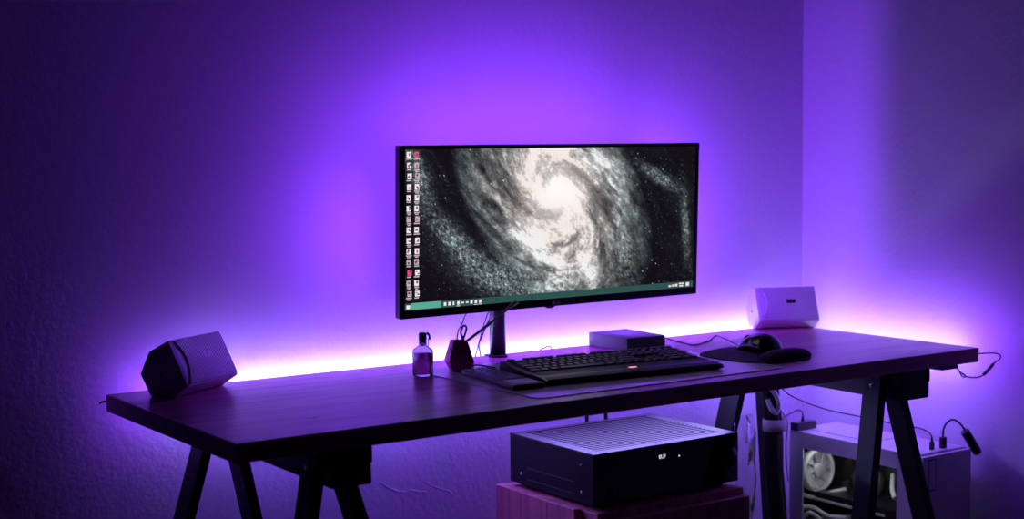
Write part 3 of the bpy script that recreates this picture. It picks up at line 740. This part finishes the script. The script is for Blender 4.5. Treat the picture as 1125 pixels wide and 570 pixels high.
b.box(PX0 - .0006, PX0 + .001, WY0, WY0 + e, WZ0, WZ1); b.box(PX0 - .0006, PX0 + .001, WY1 - e, WY1, WZ0, WZ1); b.box(PX0 - .0006, PX0 + .001, WY0, WY1, WZ1 - e, WZ1)
b.build('window_rim', M['white'], pc)
b = MB(); b.box(PX0, PX1, PY0 + .022, PY1, PZ1 - .006, PZ1, .002, 2); b.build('top_panel', M['white_metal'], pc)
b = MB(); b.box(PX0 + .04, PX1 - .03, -.33, -.12, PZ1 - .0005, PZ1 + .002, .0008, 1); b.build('top_vent', M['white_metal'], pc)
b = MB(); b.box(PX0, PX1, PY0, PY0 + .018, .02, PZ1 - .002, .003, 2); b.build('front_panel', M['white_metal'], pc)
b = MB(); b.box(PX0 + .003, PX1 - .003, PY0 + .012, PY0 + .026, PZ1 - .012, PZ1 - .0008, .0005, 1); b.build('top_gap', M['black'], pc)
b = MB(); b.box(PX0 + .002, PX1 - .002, PY0 - .0006, PY0 + .002, PZ1 - .0075, PZ1 - .0025); b.build('edge_line', M['white'], pc)
b = MB(); b.box(PX0 + .018, PX0 + .046, PY0 - .0008, PY0 + .002, PZ1 - .086, PZ1 - .010, .0004, 1); o = b.build('port_recess', M['black'], pc)
b = MB(); b.box(PX0 + .0205, PX0 + .0435, PY0 - .0014, PY0, PZ1 - .083, PZ1 - .013, .0003, 1); b.build('port_cover', M['white_metal'], pc)
for x, y in ((PX0 + .02, PY0 + .05), (PX1 - .05, PY0 + .05), (PX0 + .02, PY1 - .06), (PX1 - .05, PY1 - .06)):
    b = MB(); b.box(x, x + .03, y, y + .03, 0, .021, .002, 1); b.build('foot', M['rubber'], pc)
# inside
b = MB(); b.box(PX0 + .008, PX1 - .006, PY1 - .0065, PY1 - .0045, .032, PZ1 - .008); b.box(PX1 - .0065, PX1 - .0045, PY0 + .03, PY1 - .007, .032, PZ1 - .008); b.box(PX0 + .008, PX1 - .007, PY0 + .03, PY1 - .007, PZ1 - .0085, PZ1 - .0065); b.build('added_dark_lining', M['black_matte'], pc)  # dark sheets added over the white case to darken its interior
b = MB(); b.box(PX1 - .020, PX1 - .016, -.42, -.13, T - .56, PZ1 - .03); mb_ = b.build('motherboard', M['pcb'], pc)
b = MB()
r0 = random.Random(3)
for _ in range(46):
    y, z = r0.uniform(-.40, -.15), r0.uniform(T - .52, PZ1 - .05); w, h, d = r0.uniform(.004, .022), r0.uniform(.004, .018), r0.uniform(.003, .014)
    b.box(PX1 - .020 - d, PX1 - .0195, y, y + w, z, z + h)
b.build('board_chips', M['dark_grey'], mb_)
fan = Matrix.Translation((1.847, -.118, T - .372)) @ Matrix.Rotation(PI/2, 4, 'X')
b = MB(); b.lathe([(.050, -.012), (.056, -.012), (.056, .012), (.050, .012), (.050, -.012)], (0, 0, 0), 40, xf=fan)
fo = b.build('rear_fan', M['white'], pc)
b = MB(); b.lathe([(0, -.008), (.019, -.008), (.019, .010), (.016, .012), (0, .012)], (0, 0, 0), 28, xf=fan); b.build('hub', M['white'], fo)
b = MB()
for k in range(9):
    a = 2*PI*k/9
    q = []
    for r_ in (.017, .049):
        for da, z in ((-.28, -.006), (.28, .006)):
            aa = a + da*(1 if r_ < .02 else 1.05) + (0.25 if r_ > .02 else 0); q.append(Vector((r_*math.cos(aa), r_*math.sin(aa), z)))
    b.hexa([q[0], q[1], q[3], q[2]] + [v + Vector((0, 0, .0015)) for v in (q[0], q[1], q[3], q[2])], 0, 0, fan)
b.build('blades', M['white'], fo)
b = MB(); b.box(1.806, 1.932, -.134, -.131, T - .435, T - .309); b.box(1.806, 1.932, -.105, -.102, T - .435, T - .309)
b.bm.free()
gpu = MB(); gpu.box(1.83, 1.934, -.38, -.10, T - .452, T - .424, .004, 2); gp_ = gpu.build('graphics_card', M['black'], pc)
b = MB(); b.box(1.828, 1.831, -.36, -.12, T - .446, T - .440); b.build('edge_stripe', M['white'], gp_)
b = MB()
for (y, z, R) in ((-.245, T - .325, .030), (-.235, T - .392, .046)):
    x = Matrix.Translation((1.925, y, z)) @ Matrix.Rotation(-PI/2, 4, 'Y')
    b.lathe([(R*.80, 0), (R, 0), (R, .022), (R*.80, .022), (R*.80, 0)], (0, 0, 0), 32, xf=x)
    b.lathe([(0, 0), (R*.32, 0), (R*.32, .02), (0, .022)], (0, 0, 0), 20, xf=x)
b.build('cooler', M['dark_grey'], pc)
b = MB(); b.box(1.79, 1.94, -.40, -.095, T - .62, T - .505, .004, 1); b.build('power_cover', M['white_metal'], pc)
for pts, r_ in (([(1.80, -.10, T - .47), (1.81, -.14, T - .462), (1.82, -.19, T - .478), (1.85, -.25, T - .47), (1.90, -.28, T - .45)], .006),
                ([(1.80, -.11, T - .50), (1.80, -.14, T - .475), (1.81, -.18, T - .492), (1.83, -.23, T - .50), (1.87, -.30, T - .485)], .006),
                ([(1.805, -.095, T - .43), (1.83, -.12, T - .442), (1.86, -.16, T - .425), (1.89, -.18, T - .418)], .0055),
                ([(1.93, -.30, T - .365), (1.90, -.325, T - .372), (1.87, -.35, T - .385), (1.85, -.375, T - .40)], .006),
                ([(1.80, -.12, T - .52), (1.80, -.17, T - .503), (1.805, -.22, T - .512), (1.82, -.28, T - .50)], .005)):
    b = MB(); b.tube(pts, r_, 8); b.build('sleeved_wire', M['white_cable'], pc)
b = MB(); b.tube([(1.92, -.17, T - .345), (1.90, -.18, T - .35)], .008, 10); b.tube([(1.92, -.185, T - .385), (1.905, -.19, T - .385)], .006, 10); b.build('capacitor', M['copper'], mb_)
b = MB(); b.box(1.928, 1.932, -.205, -.199, T - .412, T - .402); b.build('status_lamp', M['red_led'], mb_)
b = MB(); b.box(1.928, 1.932, -.205, -.200, T - .428, T - .424); b.build('status_lamp', M['dot'], mb_)
b = MB(); b.box(PX0 + .022, PX0 + .026, -.42, -.14, PZ1 - .030, PZ1 - .026); o = b.build('light_bar', M['white_led'], pc); o['label'] = 'white light bar inside the case'

# things plugged in on top of the computer
ul = thing('usb_lamp', 'small black cylinder lamp on a bent neck, plugged into the computer top', 'lamp', (1.899, -.480, PZ1))
b = MB(); b.box(-.0085, .0085, -.005, .005, 0, .027, .001, 1); b.build('plug', M['black'], ul)
b = MB(); b.tube([(0, 0, .026), (-.003, -.003, .044), (-.001, -.007, .057), (.004, -.012, .066), (.011, -.020, .071), (.0225, -.027, .065), (.034, -.035, .0485), (.037, -.038, .037)], .0024, 8); b.build('neck', M['cable'], ul)
b = MB(); d = Vector((.040, -.012, -.061)).normalized(); p0 = Vector((.035, -.036, .043))
q = Vector((0, 0, 1)).rotation_difference(d).to_matrix().to_4x4()
b.lathe([(0, 0), (.0100, 0), (.0112, .003), (.0112, .064), (.0100, .068), (0, .068)], (0, 0, 0), 24, xf=Matrix.Translation(p0) @ q); b.build('head', M['black'], ul)
us = thing('usb_plug', 'slim black plug with a thin cable, in the computer top behind the right trestle leg', 'plug', (1.860, -.478, PZ1))
b = MB(); b.box(-.0055, .0055, -.004, .004, 0, .020, .001, 1); b.tube([(0, 0, .019), (0, 0, .032)], .0035, 8, 0, .002); b.build('connector', M['black'], us)
b = MB(); b.tube([(0, 0, .031), (-.004, .006, .042), (-.022, .018, .052), (-.05, .035, .058), (-.10, .05, .070), (-.165, .078, .088), (-.200, .146, .098), (-.212, .226, .112), (-.222, .28, .135), (-.226, .33, .19), (-.226, .34, .222)], .0016, 6, 5); b.build('cord', M['cable'], us)

pb = thing('power_adapter', 'black adapter block with a plugged cable on the back of the computer top', 'adapter', (1.810, -.106, PZ1))
b = MB(); b.box(-.036, .034, -.013, .013, .0, .021, .002, 2); b.build('block', M['black'], pb)
b = MB(); b.tube([(-.004, 0, .021), (-.004, 0, .036)], .005, 8, 0, .003); b.build('plug', M['black'], pb)
b = MB(); b.tube([(-.004, 0, .035), (-.006, 0, .046), (-.018, .003, .052), (-.038, .004, .048), (-.068, .002, .040), (-.092, -.002, .028), (-.10, -.005, .0)], .002, 6); b.build('cord', M['cable'], pb)

# LED controller under the table
lc = thing('light_controller', 'small black controller box under the right end of the table with a looped cable', 'controller', (1.752, -.592, T - TH))
b = MB(); b.box(0, .058, 0, .035, -.013, 0, .0015, 1); b.build('box', M['black'], lc)
base = Vector((1.752, -.592, T - TH))
def loc_(p): return tuple(Vector((p[0], p[1], T + p[2])) - base)
b = MB(); b.tube([loc_(p) for p in ((1.806, -.586, -.040), (1.822, -.585, -.054), (1.850, -.585, -.070), (1.885, -.585, -.0755), (1.912, -.583, -.073), (1.934, -.582, -.062), (1.955, -.582, -.048), (1.975, -.582, -.040), (1.978, -.582, -.031), (1.955, -.583, -.024), (1.92, -.584, -.021), (1.864, -.588, -.018))], .0017, 7); b.build('cord', M['cable'], lc)
b = MB(); b.tube([loc_(p) for p in ((1.916, -.5825, -.0715), (1.934, -.582, -.062), (1.952, -.582, -.050))], .0042, 8); b.build('inline_plug', M['black'], lc)
b = MB(); b.tube([loc_(p) for p in ((1.808, -.590, -.041), (1.815, -.590, -.052), (1.826, -.590, -.066), (1.836, -.590, -.070), (1.838, -.590, -.066), (1.828, -.590, -.060))], .0015, 6); b.build('loose_end', M['cable'], lc)
b = MB(); b.tube([loc_(p) for p in ((1.864, -.588, -.018), (1.885, -.587, -.019))], .0032, 8); b.build('strip_plug', M['black'], lc)

# cable bundle strapped to the rear leg of the right trestle
cb = thing('cable_bundle', 'thick bundle of black cables strapped to the rear leg of the right trestle', 'cable bundle', (1.672, -.134, T))
b = MB()
r1 = random.Random(5)
for k in range(7):
    a = 2*PI*k/7; ox_, oy_ = .015*math.cos(a), .011*math.sin(a)
    b.tube([(-.012 + ox_*1.0, .0 + oy_, -.125), (-.006 + ox_, oy_, -.175), (.0 + ox_*1.1, oy_, -.222), (-.002 + ox_*1.15, oy_, -.262), (.002 + ox_*1.2, oy_, -.33), (.014 + ox_*1.1, oy_, -.42), (.024 + ox_, oy_, -.52), (.036 + ox_, oy_, -.62), (.045 + ox_*1.4, oy_*1.3, -.735)], .0105 if k % 2 else .0085, 8)
b.lathe([(.0, -.25), (.024, -.25), (.026, -.27), (.026, -.34), (.024, -.36), (0, -.36)], (.002, 0, 0), 20, 1.0, .8)
b.build('cables', M['rubber'], cb)
b = MB(); b.lathe([(.0295, -.245), (.031, -.245), (.031, -.215), (.0295, -.215), (.0295, -.245)], (.003, 0, 0), 28, 1.05, .85); b.build('strap', M['velcro'], cb)
b = MB(); b.tube([(-.040, .0, -.128), (-.028, -.020, -.135), (-.014, -.026, -.155), (-.010, -.028, -.178), (-.018, -.026, -.194), (-.030, -.022, -.182), (-.034, -.012, -.160)], .0062, 8); b.build('pale_loop', M['white_cable'], cb)
b = MB(); b.tube([(-.006, -.026, -.182), (.012, -.028, -.205), (.026, -.024, -.226), (.034, -.014, -.250), (.034, -.010, -.31), (.046, -.008, -.38)], .002, 6); b.build('thin_cable', M['white_cable'], cb)

# clear film bag hanging beside the bundle
bg = MB(); bb = bmesh.new()
nx, nz = 14, 26
def fp_(i, j, s):
    u_, v_ = i/nx, j/nz
    x = 1.520 + .066*u_ + .008*math.sin(v_*5); z = T - .19 - .40*v_
    bulge = .020*math.sin(PI*u_)*math.sin(PI*min(1, v_*1.1))
    y = -.150 + s*bulge + .004*math.sin(9*u_ + 13*v_) + .003*math.sin(23*v_ - 11*u_*s)
    return (x + .004*math.sin(17*v_), y, z)
for s in (-1, 1):
    g = [[bb.verts.new(fp_(i, j, s)) for i in range(nx + 1)] for j in range(nz + 1)]
    for j in range(nz):
        for i in range(nx):
            bb.faces.new((g[j][i], g[j][i+1], g[j+1][i+1], g[j+1][i]) if s < 0 else (g[j][i], g[j+1][i], g[j+1][i+1], g[j][i+1])).smooth = True
bmesh.ops.remove_doubles(bb, verts=bb.verts[:], dist=.0005)
bg._merge(bb)
tag(bg.build('plastic_bag', M['bag']), 'crumpled clear plastic bag hanging between the crate and the cable bundle', 'bag')

# ------------------------------------------------------------------ world, camera, view
w = bpy.data.worlds.new('World'); bpy.context.scene.world = w; w.use_nodes = True
bgd = w.node_tree.nodes['Background']; bgd.inputs['Color'].default_value = (.35, .22, 1.0, 1); bgd.inputs['Strength'].default_value = 0.0005

cam = bpy.data.cameras.new('Camera'); co = bpy.data.objects.new('Camera', cam); C.objects.link(co)
f_px = 1581.2191; cam.sensor_width = 36; cam.sensor_fit = 'HORIZONTAL'; cam.lens = 36*f_px/1125
yaw, pit, rol = .6058, .07, -.0095
F = Vector((math.sin(yaw)*math.cos(pit), math.cos(yaw)*math.cos(pit), -math.sin(pit)))
R = Vector((math.cos(yaw), -math.sin(yaw), 0)); U = R.cross(F)
R2 = R*math.cos(rol) + U*math.sin(rol); U2 = U*math.cos(rol) - R*math.sin(rol)
mw = Matrix((R2, U2, -F)).transposed().to_4x4(); mw.translation = Vector((-.9272, -2.7282, T + .4494))
co.matrix_world = mw
cam.clip_start = .05
cam.dof.use_dof = True; cam.dof.focus_distance = 3.0; cam.dof.aperture_fstop = 4.0
sc = bpy.context.scene
sc.camera = co
sc.view_settings.view_transform = 'Standard'; sc.view_settings.look = 'None'
sc.view_settings.exposure = 0.0; sc.view_settings.gamma = 1.0; sc.view_settings.use_curve_mapping = False
sc.cycles.max_bounces = 8; sc.cycles.diffuse_bounces = 4; sc.cycles.transparent_max_bounces = 12
sc.cycles.sample_clamp_indirect = 6.0
